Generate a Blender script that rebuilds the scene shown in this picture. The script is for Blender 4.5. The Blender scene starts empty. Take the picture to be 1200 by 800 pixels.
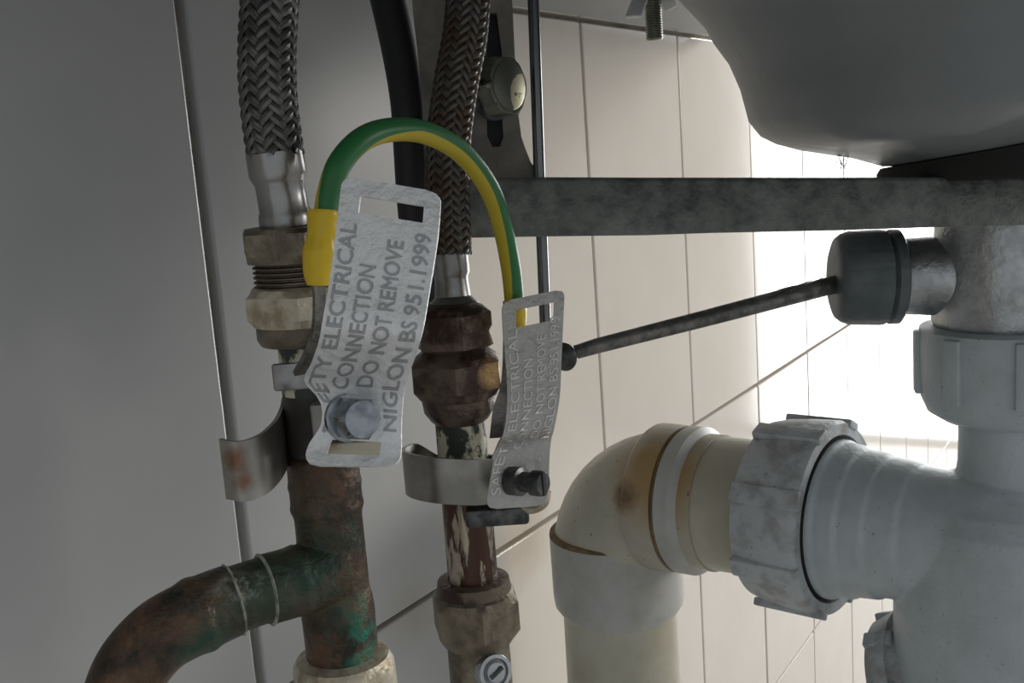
import bpy, bmesh, math, random
from mathutils import Vector, Matrix
random.seed(4)
S = bpy.context.scene
COL = S.collection
FPX = 1260.0
# ---------------------------------------------------------------- frame
CX = Vector((790, 275, -1260)).normalized()                 # along the tiled wall, in camera axes (right, up, back)
CZ = Vector((-525, 7300, 1260)); CZ = (CZ - CX * CZ.dot(CX)).normalized()
CY = CZ.cross(CX)
R = Matrix((CX, CY, CZ))                                    # camera axes -> world axes
D = 0.266
FLOOR = -0.72
CAM = Vector((0, -D, 0))
# ---------------------------------------------------------------- camera
cd = bpy.data.cameras.new('camera'); cam = bpy.data.objects.new('camera', cd); COL.objects.link(cam)
cam.matrix_world = Matrix.Translation(CAM) @ R.to_4x4()
cd.sensor_width = 36; cd.lens = 36 * FPX / 1200; cd.clip_start = .01
cd.dof.use_dof = False
S.camera = cam
# ---------------------------------------------------------------- light
S.view_settings.view_transform = 'Standard'; S.view_settings.look = 'None'
S.view_settings.exposure = 0.0; S.view_settings.gamma = 1
w = bpy.data.worlds.new('room_air'); S.world = w; w.use_nodes = True
w.node_tree.nodes['Background'].inputs[0].default_value = (.93, .97, 1, 1)
w.node_tree.nodes['Background'].inputs[1].default_value = .43
def area(name, loc, aim, sx, sy, watts, col):
    l = bpy.data.lights.new(name, 'AREA'); l.shape = 'RECTANGLE'; l.size = sx; l.size_y = sy
    l.energy = watts; l.color = col
    o = bpy.data.objects.new(name, l); COL.objects.link(o)
    o.location = loc; o.rotation_euler = (Vector(aim) - Vector(loc)).to_track_quat('-Z', 'Y').to_euler()
    return o
# daylight in the glazed door at the far end of the tiled wall
area('door_daylight', (2.5, -.31, .1), (0, -.31, .1), .58, 1.6, 22, (.97, .99, 1))
# added warm area light, no known source; brightens the wall under the basin
area('added_wall_light', (1.7, -1.5, .27), (.5, 0, -.08), .9, .45, 14, (1, .955, .90))

# ---------------------------------------------------------------- geometry helpers
def P(px, py, Z):
    return CAM + R @ Vector(((px - 600) / FPX * Z, (400 - py) / FPX * Z, -Z))
def depth(p): return -(R.transposed() @ (p - CAM)).z
UPc = R.transposed() @ Vector((0, 0, 1))
def V(base, y2):
    """point of the vertical line through base=(px,py,Z) seen at picture height y2"""
    x, y, Z = base
    c = Vector(((x - 600) / FPX * Z, (400 - y) / FPX * Z, -Z))
    k = (400 - y2) / FPX
    h = -(c.y + k * c.z) / (UPc.y + k * UPc.z)
    return CAM + R @ (c + UPc * h)
def W(px, py):
    d = R @ Vector(((px - 600) / FPX, (400 - py) / FPX, -1)); return CAM + d * (D / d.y)
def link(name, bm, mat, parent=None, smooth=38, mods=None):
    me = bpy.data.meshes.new(name); bmesh.ops.recalc_face_normals(bm, faces=bm.faces); bm.to_mesh(me); bm.free()
    return linkme(name, me, mat, parent, smooth)
def linkme(name, me, mat, parent=None, smooth=38):
    mats = mat if isinstance(mat, (list, tuple)) else [mat]
    for m in mats: me.materials.append(m)
    if smooth:
        me.shade_smooth(); me.set_sharp_from_angle(angle=math.radians(smooth))
    o = bpy.data.objects.new(name, me); COL.objects.link(o)
    if parent: 
        o.parent = parent
        o.matrix_parent_inverse = world(parent).inverted()
    return o
def world(o):
    m = o.matrix_basis.copy()
    return (world(o.parent) @ o.matrix_parent_inverse @ m) if o.parent else m
def tag(o, label, cat, group=None, kind=None):
    o['label'] = label
    if cat: o['category'] = cat
    if group: o['group'] = group
    if kind: o['kind'] = kind
    return o
def thing(name, loc, label, cat, group=None):
    o = bpy.data.objects.new(name, None); COL.objects.link(o); o.location = loc; o.empty_display_size = .01
    return tag(o, label, cat, group)
def frame(a):
    a = a.normalized(); t = Vector((0, 0, 1)) if abs(a.z) < .9 else Vector((1, 0, 0))
    u = a.cross(t).normalized(); return u, a.cross(u).normalized()
def lathe(bm, A, B, prof, seg=48, fn=None, cap=True, rot=0):
    """surface of revolution on the axis A-B; prof = [(fraction, radius)]; fn(theta, fraction, r) may reshape"""
    ax = B - A; u, v = frame(ax); rings = []
    for t, r in prof:
        c = A + ax * t; ring = []
        for i in range(seg):
            th = 2 * math.pi * i / seg
            rr = fn(th, t, r) if fn else r
            ring.append(bm.verts.new(c + (u * math.cos(th + rot) + v * math.sin(th + rot)) * rr))
        rings.append(ring)
    for a, b in zip(rings, rings[1:]):
        for i in range(seg):
            bm.faces.new((a[i], a[(i + 1) % seg], b[(i + 1) % seg], b[i]))
    if cap:
        bm.faces.new(rings[0]); bm.faces.new(rings[-1])
    return bm
def hexfn(ap, cham=None):
    """six flats at apothem ap, corners turned down to the profile radius"""
    def f(th, t, r):
        a = (th + math.pi / 6) % (math.pi / 3) - math.pi / 6
        return min(ap / math.cos(a), r)
    return f
def pxl(base, rows, **k):
    """vertical lathe: rows = [(picture y, radius in px)] on the vertical through base"""
    bm = k.pop('bm', None) or bmesh.new()
    A = V(base, rows[0][0]); B = V(base, rows[-1][0]); L = (B - A).length
    prof = []
    for y, r in rows:
        p = V(base, y); prof.append(((p - A).length / L, r * depth(p) / FPX))
    return lathe(bm, A, B, prof, **k)
def spline(pts, n=12):
    out = []
    P_ = [pts[0] * 2 - pts[1]] + list(pts) + [pts[-1] * 2 - pts[-2]]
    for i in range(1, len(P_) - 2):
        a, b, c, d = P_[i - 1:i + 3]
        for k in range(n):
            t = k / n
            out.append(.5 * ((2 * b) + (c - a) * t + (2 * a - 5 * b + 4 * c - d) * t * t + (3 * b - a - 3 * c + d) * t ** 3))
    out.append(pts[-1]); return out
def pframes(path, ref=None):
    fr = []; n = len(path); u = None
    for i, p in enumerate(path):
        t = (path[min(i + 1, n - 1)] - path[max(i - 1, 0)]).normalized()
        if u is None:
            u = ref.copy() if ref else frame(t)[0]
        u = (u - t * u.dot(t)).normalized(); fr.append((p, t, u, t.cross(u)))
    return fr
def tube(bm, path, rad, seg=24, cap=True, ref=None, matfn=None):
    fr = pframes(path, ref); rings = []
    for i, (p, t, u, v) in enumerate(fr):
        r = rad(i / (len(fr) - 1)) if callable(rad) else rad
        rings.append([bm.verts.new(p + (u * math.cos(2 * math.pi * k / seg) + v * math.sin(2 * math.pi * k / seg)) * r) for k in range(seg)])
    for i, (a, b) in enumerate(zip(rings, rings[1:])):
        for k in range(seg):
            f = bm.faces.new((a[k], a[(k + 1) % seg], b[(k + 1) % seg], b[k]))
            if matfn: f.material_index = matfn(i / len(rings), (k + .5) / seg)
    if cap: bm.faces.new(rings[0]); bm.faces.new(rings[-1])
    return bm
def box(bm, o, ux, uy, uz, bev=0):
    """box with centre o and full edge vectors"""
    vs = [bm.verts.new(o + ux * a + uy * b + uz * c) for a in (-.5, .5) for b in (-.5, .5) for c in (-.5, .5)]
    fs = [bm.faces.new([vs[i] for i in q]) for q in ((0, 1, 3, 2), (4, 6, 7, 5), (0, 4, 5, 1), (2, 3, 7, 6), (0, 2, 6, 4), (1, 5, 7, 3))]
    if bev:
        es = list({e for f in fs for e in f.edges}); bmesh.ops.bevel(bm, geom=es, offset=bev, segments=2, affect='EDGES', profile=.5)
    return bm
def strap(bm, path, up, width, th):
    """flat metal band standing on edge along path"""
    fr = pframes(path); rows = []
    for p, t, _, _ in fr:
        n = t.cross(up).normalized()
        rows.append([bm.verts.new(p + up * a * width / 2 + n * b * th / 2) for a, b in ((-1, -1), (-.96, -1), (.96, -1), (1, -1), (1, 1), (.96, 1), (-.96, 1), (-1, 1))])
    for a, b in zip(rows, rows[1:]):
        for k in range(8): bm.faces.new((a[k], a[(k + 1) % 8], b[(k + 1) % 8], b[k]))
    bm.faces.new(rows[0]); bm.faces.new(rows[-1]); return bm

# ---------------------------------------------------------------- materials
class N:
    def __init__(s, name):
        s.m = bpy.data.materials.new(name); s.m.use_nodes = True; s.t = s.m.node_tree
        s.b = s.t.nodes['Principled BSDF']; s.geo = s.t.nodes.new('ShaderNodeNewGeometry').outputs['Position']
    def set(s, **k):
        for n, v in k.items(): s.b.inputs[n.replace('_', ' ')].default_value = v
        return s
    def noise(s, scale, detail=4, lo=.4, hi=.6, rough=.6, stretch=None):
        n = s.t.nodes.new('ShaderNodeTexNoise'); n.inputs['Scale'].default_value = scale; n.inputs['Detail'].default_value = detail; n.inputs['Roughness'].default_value = rough
        if stretch:
            mp = s.t.nodes.new('ShaderNodeMapping'); mp.inputs['Scale'].default_value = stretch; s.t.links.new(s.geo, mp.inputs[0]); s.t.links.new(mp.outputs[0], n.inputs['Vector'])
        else: s.t.links.new(s.geo, n.inputs['Vector'])
        r = s.t.nodes.new('ShaderNodeMapRange'); r.inputs[1].default_value = lo; r.inputs[2].default_value = hi
        s.t.links.new(n.outputs['Fac'], r.inputs[0]); return r.outputs[0]
    def spot(s, centre, r0, r1, amp=0, scale=150):
        """a stain: 1 within r0 of a point of the place, 0 beyond r1, edge broken by noise"""
        d = s.t.nodes.new('ShaderNodeVectorMath'); d.operation = 'DISTANCE'; s.t.links.new(s.geo, d.inputs[0]); d.inputs[1].default_value = centre
        n = s.noise(scale, 4, 0, 1); m = s.t.nodes.new('ShaderNodeMath'); m.operation = 'MULTIPLY_ADD'; s.t.links.new(n, m.inputs[0]); m.inputs[1].default_value = amp; s.t.links.new(d.outputs['Value'], m.inputs[2])
        r = s.t.nodes.new('ShaderNodeMapRange'); r.inputs[1].default_value = r1 + amp / 2; r.inputs[2].default_value = r0 + amp / 2; s.t.links.new(m.outputs[0], r.inputs[0]); return r.outputs[0]
    def mul(s, a, b):
        m = s.t.nodes.new('ShaderNodeMath'); m.operation = 'MULTIPLY'
        for i, q in enumerate((a, b)):
            if isinstance(q, (int, float)): m.inputs[i].default_value = q
            else: s.t.links.new(q, m.inputs[i])
        return m.outputs[0]
    def mix(s, fac, a, b):
        m = s.t.nodes.new('ShaderNodeMix'); m.data_type = 'RGBA'
        if isinstance(fac, (int, float)): m.inputs[0].default_value = fac
        else: s.t.links.new(fac, m.inputs[0])
        for i, c in ((6, a), (7, b)):
            if isinstance(c, tuple): m.inputs[i].default_value = (*c, 1)
            else: s.t.links.new(c, m.inputs[i])
        return m.outputs[2]
    def col(s, c): 
        if isinstance(c, tuple): s.b.inputs['Base Color'].default_value = (*c, 1)
        else: s.t.links.new(c, s.b.inputs['Base Color'])
        return s
    def bump(s, fac, dist):
        b = s.t.nodes.new('ShaderNodeBump'); b.inputs['Distance'].default_value = dist; s.t.links.new(fac, b.inputs['Height']); s.t.links.new(b.outputs[0], s.b.inputs['Normal']); return s
    def scal(s, fac, name, a, b):
        r = s.t.nodes.new('ShaderNodeMapRange'); r.inputs[3].default_value = a; r.inputs[4].default_value = b; s.t.links.new(fac, r.inputs[0]); s.t.links.new(r.outputs[0], s.b.inputs[name]); return s

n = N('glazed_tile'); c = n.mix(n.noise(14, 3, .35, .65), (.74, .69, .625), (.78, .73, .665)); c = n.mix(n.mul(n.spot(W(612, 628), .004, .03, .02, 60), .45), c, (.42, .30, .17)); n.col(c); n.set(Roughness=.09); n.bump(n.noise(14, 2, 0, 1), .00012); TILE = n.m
n = N('glazed_tile_cool_shaded'); c = n.mix(n.noise(12, 3, .35, .65), (.43, .437, .435), (.47, .473, .468)); c = n.mix(n.mul(n.spot(W(480, 715), .004, .02, .02, 60), .4), c, (.34, .27, .18)); n.col(c); n.set(Roughness=.30); n.bump(n.noise(14, 2, 0, 1), .00025); TILE_SHADED = n.m  # cool grey tile, darkened so the light falls off towards the left
n = N('grout'); n.col(n.mix(n.noise(60, 4), (.33, .29, .24), (.46, .42, .37))); n.set(Roughness=.85); n.bump(n.noise(400, 3, 0, 1), .0006); GROUT = n.m
n = N('plaster'); n.col((.62, .57, .50)); n.set(Roughness=.8); PLASTER = n.m
n = N('floor_vinyl'); n.col((.45, .44, .42)); n.set(Roughness=.6); FLOORM = n.m
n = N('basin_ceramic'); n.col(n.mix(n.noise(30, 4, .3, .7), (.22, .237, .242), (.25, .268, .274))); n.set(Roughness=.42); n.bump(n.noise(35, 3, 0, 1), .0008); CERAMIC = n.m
n = N('galvanised_steel'); a = n.noise(170, 6, .38, .62); b = n.noise(45, 4, .4, .6)
n.col(n.mix(a, n.mix(b, (.10, .105, .10), (.15, .158, .148)), n.mix(b, (.21, .22, .20), (.27, .28, .262)))); n.set(Metallic=.55); n.scal(a, 'Roughness', .45, .7); n.bump(n.noise(420, 5, 0, 1), .0005); GALV = n.m
n = N('dull_bracket_steel'); n.col(n.mix(n.noise(60, 5), (.17, .16, .14), (.27, .255, .225))); n.set(Metallic=.5, Roughness=.6); n.bump(n.noise(300, 4, 0, 1), .0003); BRK = n.m
n = N('braid_wire'); n.col(n.mix(n.noise(120, 3), (.08, .077, .074), (.18, .175, .168))); n.set(Metallic=.85, Roughness=.42); WIRE = n.m
n = N('braid_wire_rusty'); n.col(n.mix(n.noise(60, 4, .45, .6), (.12, .113, .10), (.10, .065, .045))); n.set(Metallic=.8, Roughness=.45); WIRE2 = n.m
n = N('ferrule_steel'); n.col(n.mix(n.noise(90, 4), (.24, .235, .23), (.35, .345, .34))); n.set(Metallic=.95, Roughness=.3); n.bump(n.noise(200, 3, 0, 1), .00008); FERR = n.m
n = N('dirty_chrome'); n.col(n.mix(n.noise(110, 5, .42, .62), (.40, .415, .42), (.56, .58, .59))); n.set(Metallic=.9); n.scal(n.noise(200, 4, .3, .7), 'Roughness', .28, .48); n.bump(n.noise(500, 4, 0, 1), .0003); CHROME = n.m
n = N('rubber_black'); n.col((.018, .018, .02)); n.set(Roughness=.5); RUB = n.m
n = N('gasket_rubber'); n.col((.02, .02, .018)); n.set(Roughness=.9); GASK = n.m
n = N('nickel_brass'); n.col(n.mix(n.noise(120, 5, .42, .6), (.27, .235, .175), (.15, .125, .095))); n.set(Metallic=.75); n.scal(n.noise(170, 4, .3, .7), 'Roughness', .32, .6); n.bump(n.noise(300, 4, 0, 1), .0005); NICK = n.m
n = N('pale_brass'); n.col(n.mix(n.noise(140, 5, .46, .62), (.62, .57, .45), (.38, .32, .22))); n.set(Metallic=.55, Roughness=.45); n.bump(n.noise(260, 4, 0, 1), .0005); PALE = n.m
n = N('brown_brass'); a = n.noise(75, 5, .46, .56)
n.col(n.mix(n.spot(P(570, 438, .288), .0034, .0056, .003), n.mix(a, (.06, .038, .03), (.17, .13, .10)), (.52, .34, .16))); n.set(Metallic=.6); n.scal(a, 'Roughness', .3, .55); n.bump(n.noise(260, 4, 0, 1), .0007); BROWN = n.m
n = N('painted_pipe'); a = n.noise(150, 5, .47, .52, stretch=(1, 1, .7)); n.col(n.mix(a, (.62, .60, .46), (.035, .045, .035))); n.set(Roughness=.5); n.bump(a, .0004); PAINT = n.m
n = N('worn_copper'); a = n.noise(190, 5, .52, .57, stretch=(1, 1, .22)); n.col(n.mix(a, (.085, .045, .034), (.46, .40, .32))); n.set(Metallic=.75, Roughness=.32); n.bump(a, .0003); COPP2 = n.m
n = N('tarnished_copper')
base = n.mix(n.noise(70, 5, .4, .62), (.07, .045, .03), (.17, .10, .06))
base = n.mix(n.noise(110, 6, .5, .62), base, (.035, .032, .024))
g1 = n.spot(P(335, 680, .236), .006, .024, .018); g2 = n.spot(P(440, 745, .25), .004, .012, .010); g3 = n.spot(P(245, 770, .228), .002, .009, .008)
base = n.mix(n.mul(g1, .75), base, (.035, .075, .055)); base = n.mix(n.mul(n.mul(g2, n.noise(160, 5, .42, .56)), .95), base, (.02, .16, .11)); base = n.mix(n.mul(g3, .7), base, (.03, .12, .085))
g4 = n.spot(P(285, 660, .228), .005, .011, .008, 300); base = n.mix(n.mul(g4, n.noise(330, 4, .42, .58)), base, (.50, .52, .47))
g5 = n.spot(P(440, 778, .248), .001, .006, .004, 300); base = n.mix(n.mul(g5, .8), base, (.25, .36, .26))
n.col(base); n.set(Metallic=.55); n.scal(n.noise(90, 4, .3, .7), 'Roughness', .32, .6); n.bump(n.noise(240, 5, 0, 1), .0011); COPP = n.m
n = N('shaded_copper'); n.col(n.mix(n.noise(90, 4), (.022, .02, .018), (.05, .042, .034))); n.set(Roughness=.6); SHADEP = n.m  # shade inside the strap loop, painted as a near-black pipe colour
n = N('old_solder'); n.col(n.mix(n.noise(300, 4, .4, .6), (.20, .20, .16), (.42, .44, .38))); n.set(Metallic=.5, Roughness=.5); SOLD = n.m
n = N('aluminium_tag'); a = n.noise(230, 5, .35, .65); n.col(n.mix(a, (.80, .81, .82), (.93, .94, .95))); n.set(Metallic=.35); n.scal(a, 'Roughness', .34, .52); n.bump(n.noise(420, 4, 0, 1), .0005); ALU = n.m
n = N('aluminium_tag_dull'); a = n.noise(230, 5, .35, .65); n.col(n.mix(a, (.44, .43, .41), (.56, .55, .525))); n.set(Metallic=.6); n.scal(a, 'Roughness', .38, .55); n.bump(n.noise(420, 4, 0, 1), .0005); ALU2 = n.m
n = N('stamped_aluminium'); n.col((.42, .43, .44)); n.set(Metallic=.5, Roughness=.4); STAMP = n.m
n = N('stamped_aluminium_pale'); n.col((.66, .65, .62)); n.set(Metallic=.8, Roughness=.38); STAMP2 = n.m
n = N('strap_steel'); s1 = n.spot(P(276, 538, .221), .0012, .0035, .003, 350); s2 = n.spot(P(285, 565, .221), .001, .003, .003, 350)
c = n.mix(n.noise(90, 4), (.25, .24, .22), (.34, .33, .305)); c = n.mix(n.mul(s1, .8), c, (.20, .07, .03)); c = n.mix(n.mul(s2, .8), c, (.22, .10, .05))
n.col(c); n.set(Metallic=.85, Roughness=.36); STRAP = n.m
n = N('zinc_bolt'); n.col(n.mix(n.noise(200, 4), (.20, .225, .25), (.38, .41, .44))); n.set(Metallic=.95, Roughness=.22); ZINC = n.m
n = N('dark_bolt'); n.col(n.mix(n.noise(200, 4), (.06, .065, .065), (.15, .155, .15))); n.set(Metallic=.8, Roughness=.4); DARK = n.m
n = N('bolt_green_steel'); c = n.mix(n.noise(150, 4), (.14, .15, .12), (.22, .225, .185)); c = n.mix(n.noise(260, 4, .62, .66), c, (.04, .03, .02)); n.col(c); n.set(Metallic=.8, Roughness=.35); BOLTG = n.m
n = N('corroded_plating'); n.col(n.mix(n.noise(330, 4, .57, .62), (.72, .66, .44), (.10, .07, .03)))
PLC = n.spot(P(574, 104, .3165) + (R @ Vector((.76, -.02, .64))).normalized() * .0078 + R @ Vector((.0042, -.002, -.0048)), .0062, .0066, .001); c = n.mix(n.noise(330, 4, .57, .62), (.72, .66, .44), (.10, .07, .03)); n.col(n.mix(PLC, (.15, .155, .13), c)); n.set(Metallic=.6, Roughness=.4); PLATE = n.m
n = N('rod_steel'); n.col((.19, .195, .20)); n.set(Metallic=.95, Roughness=.22); ROD = n.m
n = N('lever_steel'); n.col(n.mix(n.noise(150, 5, .42, .6), (.13, .125, .115), (.26, .25, .235))); n.set(Metallic=.7, Roughness=.42); n.bump(n.noise(350, 4, 0, 1), .0006); LEVER = n.m
n = N('cable_green'); n.col((.02, .16, .045)); n.set(Roughness=.38); GREEN = n.m
n = N('cable_yellow'); n.col((.52, .40, .02)); n.set(Roughness=.38); YEL = n.m
n = N('sleeve_yellow'); n.col((.72, .50, .015)); n.set(Roughness=.32); n.bump(n.noise(110, 2, 0, 1), .0012); SLEEVE = n.m
n = N('grey_plastic'); n.col(n.mix(n.noise(80, 4), (.085, .105, .11), (.12, .14, .145))); n.set(Roughness=.45); n.bump(n.noise(200, 3, 0, 1), .0004); GPL = n.m
n = N('white_plastic'); c = n.mix(n.noise(55, 5, .42, .68), (.50, .555, .58), (.43, .475, .495)); c = n.mix(n.noise(650, 3, .68, .72), c, (.22, .22, .21)); n.col(c); n.set(Roughness=.42); n.bump(n.noise(300, 4, 0, 1), .0004); WPL = n.m
n = N('dusty_white_plastic'); c = n.mix(n.noise(90, 6, .46, .62), (.50, .53, .55), (.34, .345, .34)); c = n.mix(n.noise(520, 4, .63, .7), c, (.26, .25, .23)); n.col(c); n.set(Roughness=.5); n.bump(n.noise(300, 4, 0, 1), .0006); DPL = n.m
n = N('cream_plastic'); c = n.mix(n.noise(45, 5, .4, .65), (.50, .475, .39), (.42, .40, .32))
e1 = n.spot(P(772, 560, .430), .010, .026, .018, 90); c = n.mix(n.mul(e1, .9), c, (.40, .25, .09))
e2 = n.spot(P(736, 582, .435), .0035, .0085, .007, 260); c = n.mix(n.mul(e2, .95), c, (.17, .10, .045))
c = n.mix(n.noise(420, 3, .69, .72), c, (.10, .06, .03)); n.col(c); n.set(Roughness=.4); n.bump(n.noise(120, 4, 0, 1), .0005); CREAM = n.m
n = N('cream_pipe'); n.col(n.mix(n.noise(30, 5, .4, .6), (.55, .53, .44), (.46, .43, .33))); n.set(Roughness=.42); CPIPE = n.m
n = N('socket_plastic'); c = n.mix(n.noise(50, 5, .45, .65), (.50, .50, .48), (.42, .41, .37)); n.col(c); n.set(Roughness=.4); SOCK = n.m
n = N('brown_grime'); n.col(n.mix(n.noise(160, 4), (.13, .085, .045), (.22, .15, .07))); n.set(Roughness=.8); GRIME = n.m
n = N('cobweb_dust'); n.col((.05, .045, .04)); n.set(Roughness=1); DUST = n.m

# ================================================================ SETTING
TW, TH = .125, .25
j0 = W(690, 265).x                     # a vertical joint
L0 = W(690, 25).z; L1 = W(900, 440).z; L2 = W(964.3, 720.3).z
TH = L0 - L1
bm = bmesh.new(); box(bm, Vector((.95, .012, .16)), Vector((3.3, 0, 0)), Vector((0, .0196, 0)), Vector((0, 0, 1.76)))
wall = link('wall_back', bm, GROUT, smooth=0); tag(wall, 'white and cream glazed tile wall behind the pipework', None, kind='structure')
jw = []
for c in range(-4, 15): jw.append(j0 + TW * c)
jw[2] = W(236, 252).x
rows = [L0 + TH, L0, L1, L2, L2 - TH, L2 - 2 * TH]
tiles = {}
for ci in range(len(jw) - 1):
    for ri in range(len(rows) - 1):
        if ri >= len(rows) - 3 and ci < 1: continue
        gl = gr = .0010
        if ci == 1: gr = .0022
        if ci == 2: gl = .0022
        x0, x1 = jw[ci] + gl, jw[ci + 1] - gr; z1, z0 = rows[ri] - .0012, rows[ri + 1] + .0012
        key = (round(x1 - x0, 4), round(z1 - z0, 3), ci < 3)
        if key not in tiles:
            bm = bmesh.new(); box(bm, Vector((0, .001, 0)), Vector((x1 - x0, 0, 0)), Vector((0, .006, 0)), Vector((0, 0, z1 - z0)), .0009)
            me = bpy.data.meshes.new('tile'); bmesh.ops.recalc_face_normals(bm, faces=bm.faces); bm.to_mesh(me); bm.free()
            me.materials.append(TILE_SHADED if ci < 3 else TILE); tiles[key] = me
        o = bpy.data.objects.new('tile', tiles[key]); COL.objects.link(o); o.parent = wall
        o.location = ((x0 + x1) / 2, random.uniform(-.0002, .0002), (z0 + z1) / 2)
        o.rotation_euler = (random.uniform(-.001, .001), 0, random.uniform(-.002, .002))
# end wall with the glazed door opening (seen only as a reflection in the tiles)
bm = bmesh.new()
box(bm, Vector((2.6, -1.31, .4)), Vector((.06, 0, 0)), Vector((0, 1.40, 0)), Vector((0, 0, 2.2)))
box(bm, Vector((2.6, -.31, 1.05)), Vector((.06, 0, 0)), Vector((0, .60, 0)), Vector((0, 0, .4)))
tag(link('wall_right', bm, PLASTER, smooth=0), 'plain plastered end wall beside the glazed door', None, kind='structure')
bm = bmesh.new(); box(bm, Vector((.95, -1.0, FLOOR - .02)), Vector((3.3, 0, 0)), Vector((0, 2.0, 0)), Vector((0, 0, .04)))
tag(link('floor', bm, FLOORM, smooth=0), 'grey bathroom floor under the basin', None, kind='structure')

# ================================================================ BASIN
DR = (1180, 450, .3705)                # the vertical axis of the waste
LED = .0635
bm = bmesh.new()
A = V(DR, 186); bc = Vector((A.x, A.y, 0))
prof = [(186, 40), (185, 120), (184, 146), (172, 182), (159, 246), (150, 276), (139, 296), (120, 311), (80, 322), (48, 336), (20, 356), (0, 367), (-60, 420), (-90, 520)]
rings = []
for y, r in prof:
    p = V(DR, y); rr = r * depth(p) / FPX * .985; ring = []
    for i in range(72):
        th = 2 * math.pi * i / 72; dx, dy = math.cos(th) * rr, math.sin(th) * rr
        z = p.z + max(0, -dy) * .34 * min(1, (y + 90) / 250) * (1 - max(0, (y - 150) / 36)) + .125 * (.85 * rr - dy) * max(0, (y - 150) / 36)
        ring.append(bm.verts.new((p.x + dx, p.y + dy * .97, z)))
    rings.append(ring)
for a, b in zip(rings, rings[1:]):
    for i in range(72): bm.faces.new((a[i], a[(i + 1) % 72], b[(i + 1) % 72], b[i]))
bm.faces.new(rings[0]); bm.faces.new(rings[-1])
box(bm, Vector((A.x - .01, -.216, LED + .035)), Vector((.60, 0, 0)), Vector((0, .422, 0)), Vector((0, 0, .07)), .012)
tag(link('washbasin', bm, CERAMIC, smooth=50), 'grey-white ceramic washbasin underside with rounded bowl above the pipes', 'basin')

# ================================================================ WASTE FITTING
w_ = thing('basin_waste', V(DR, 385), 'chromed basin waste body with side pivot port under the bowl', 'waste fitting')
bm = bmesh.new(); pxl(DR, [(187, 143), (197, 147), (202, 145), (202.5, 60)], bm=bm, seg=64)
g0 = V(DR, 187)
for q in bm.verts:
    if abs(q.co.z - g0.z) < 1e-5: q.co.z += .125 * (.85 * .042 - (q.co.y - g0.y))
link('rubber_washer', bm, GASK, w_)
link('waste_body', pxl(DR, [(210, 80), (300, 82), (372, 84), (383, 80), (392, 70)], seg=64), CHROME, w_)
pa = P(976, 326, .372); pb = P(1140, 322, .368)
L = (pb - pa).length; m = .372 / FPX
bm = bmesh.new(); lathe(bm, pa, pb, [(.40, 44 * m), (.62, 45 * m), (.72, 46 * m), (.80, 52 * m), (.9, 60 * m)]); link('pivot_port', bm, CHROME, w_)
bm = bmesh.new()
def lob(th, t, r): return r * (1 + .018 * (1 if math.sin(th * 9) > .3 else 0) * (1 if .06 < t < .40 else 0))
lathe(bm, pa, pb, [(-.0, 18 * m), (0, 38 * m), (.02, 47 * m), (.06, 52 * m), (.12, 54 * m), (.30, 55 * m), (.36, 55 * m), (.38, 50 * m), (.40, 55 * m), (.46, 55 * m), (.48, 50 * m), (.48, 44 * m)], seg=144, fn=lob)
tag(link('pivot_cap', bm, GPL, w_), 'dark grey plastic cap nut', None)

lv = thing('pop_up_lever', P(972, 335, .37), 'dull steel lever rod slanting left from the grey plastic cap', 'rod')
bm = bmesh.new(); tube(bm, [P(660, 417, .338), P(700, 405, .341), P(830, 372, .356), P(990, 330, .3705)], lambda t: .0021 + .0011 * t, 16); link('rod', bm, LEVER, lv)
bm = bmesh.new(); c = P(661, 418, .338); lathe(bm, c + Vector((-.004, 0, 0)), c + Vector((.004, 0, 0)), [(0, .002), (.15, .0036), (.5, .0046), (.85, .0036), (1, .002)], 24); tag(link('pivot_ball', bm, DARK, lv), 'dark ball end of the lever', None)
bm = bmesh.new()
tube(bm, [P(623, -60, .322), P(632, 205, .330), P(641, 430, .3375)], .0018, 16)
lr = link('lift_rod', bm, ROD, None); tag(lr, 'thin shiny vertical steel rod passing behind the bracket bar', 'rod')

# cobweb of dust at the bowl edge and on the lever
def dust(name, pts, lab, r=.00012):
    bm = bmesh.new()
    for k in range(7):
        q = [p + Vector([random.uniform(-.0016, .0016) for _ in range(3)]) for p in pts]
        tube(bm, spline(q, 4), r, 4, True)
    o = link(name, bm, DUST); tag(o, lab, 'dust', kind='stuff')
dust('cobweb', [P(996, 173, .36), P(988, 186, .355), P(984, 200, .350)], 'wisp of dusty cobweb between bowl and bracket bar')
dust('lint', [P(880, 357, .360), P(920, 344, .3625), P(962, 328, .3665)], 'thread of grey lint lying on the slanting lever')

# ================================================================ BRACKET
br = thing('support_bracket', P(600, 240, .305), 'galvanised steel bracket bar crossing under the basin, with slotted plate', 'bracket')
bm = bmesh.new()
st = [(520, 209, 279, .2945), (640, 207.5, 277, .304), (760, 208, 275.5, .3125), (830, 208, 273, .317), (980, 208, 270, .325), (1100, 207.5, 266, .331), (1330, 206, 260, .3425)]
secs = []
fw = (P(1000, 240, .34) - P(600, 240, .30)).normalized(); bk = Vector((0, 0, 1)).cross(fw).normalized()
if bk.dot(R @ Vector((0, 0, -1))) < 0: bk = -bk
for x, yt, yb, Z in st:
    a = P(x, yt, Z); b = P(x, yb, Z); dip = .007 if x < 790 else 0
    up = Vector((0, 0, 1))
    q = [b, b + up * .0007, a - up * .0014 + bk * 0, a - up * .0004 + bk * .0006, a + bk * .0016, a + bk * .002 - up * dip, a + bk * .0075 - up * dip, a + bk * .0077, a + bk * .009, b + bk * .009]
    secs.append([bm.verts.new(v) for v in q])
for a, b in zip(secs, secs[1:]):
    k_ = len(a)
    for i in range(k_): bm.faces.new((a[i], a[(i + 1) % k_], b[(i + 1) % k_], b[i]))
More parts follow.
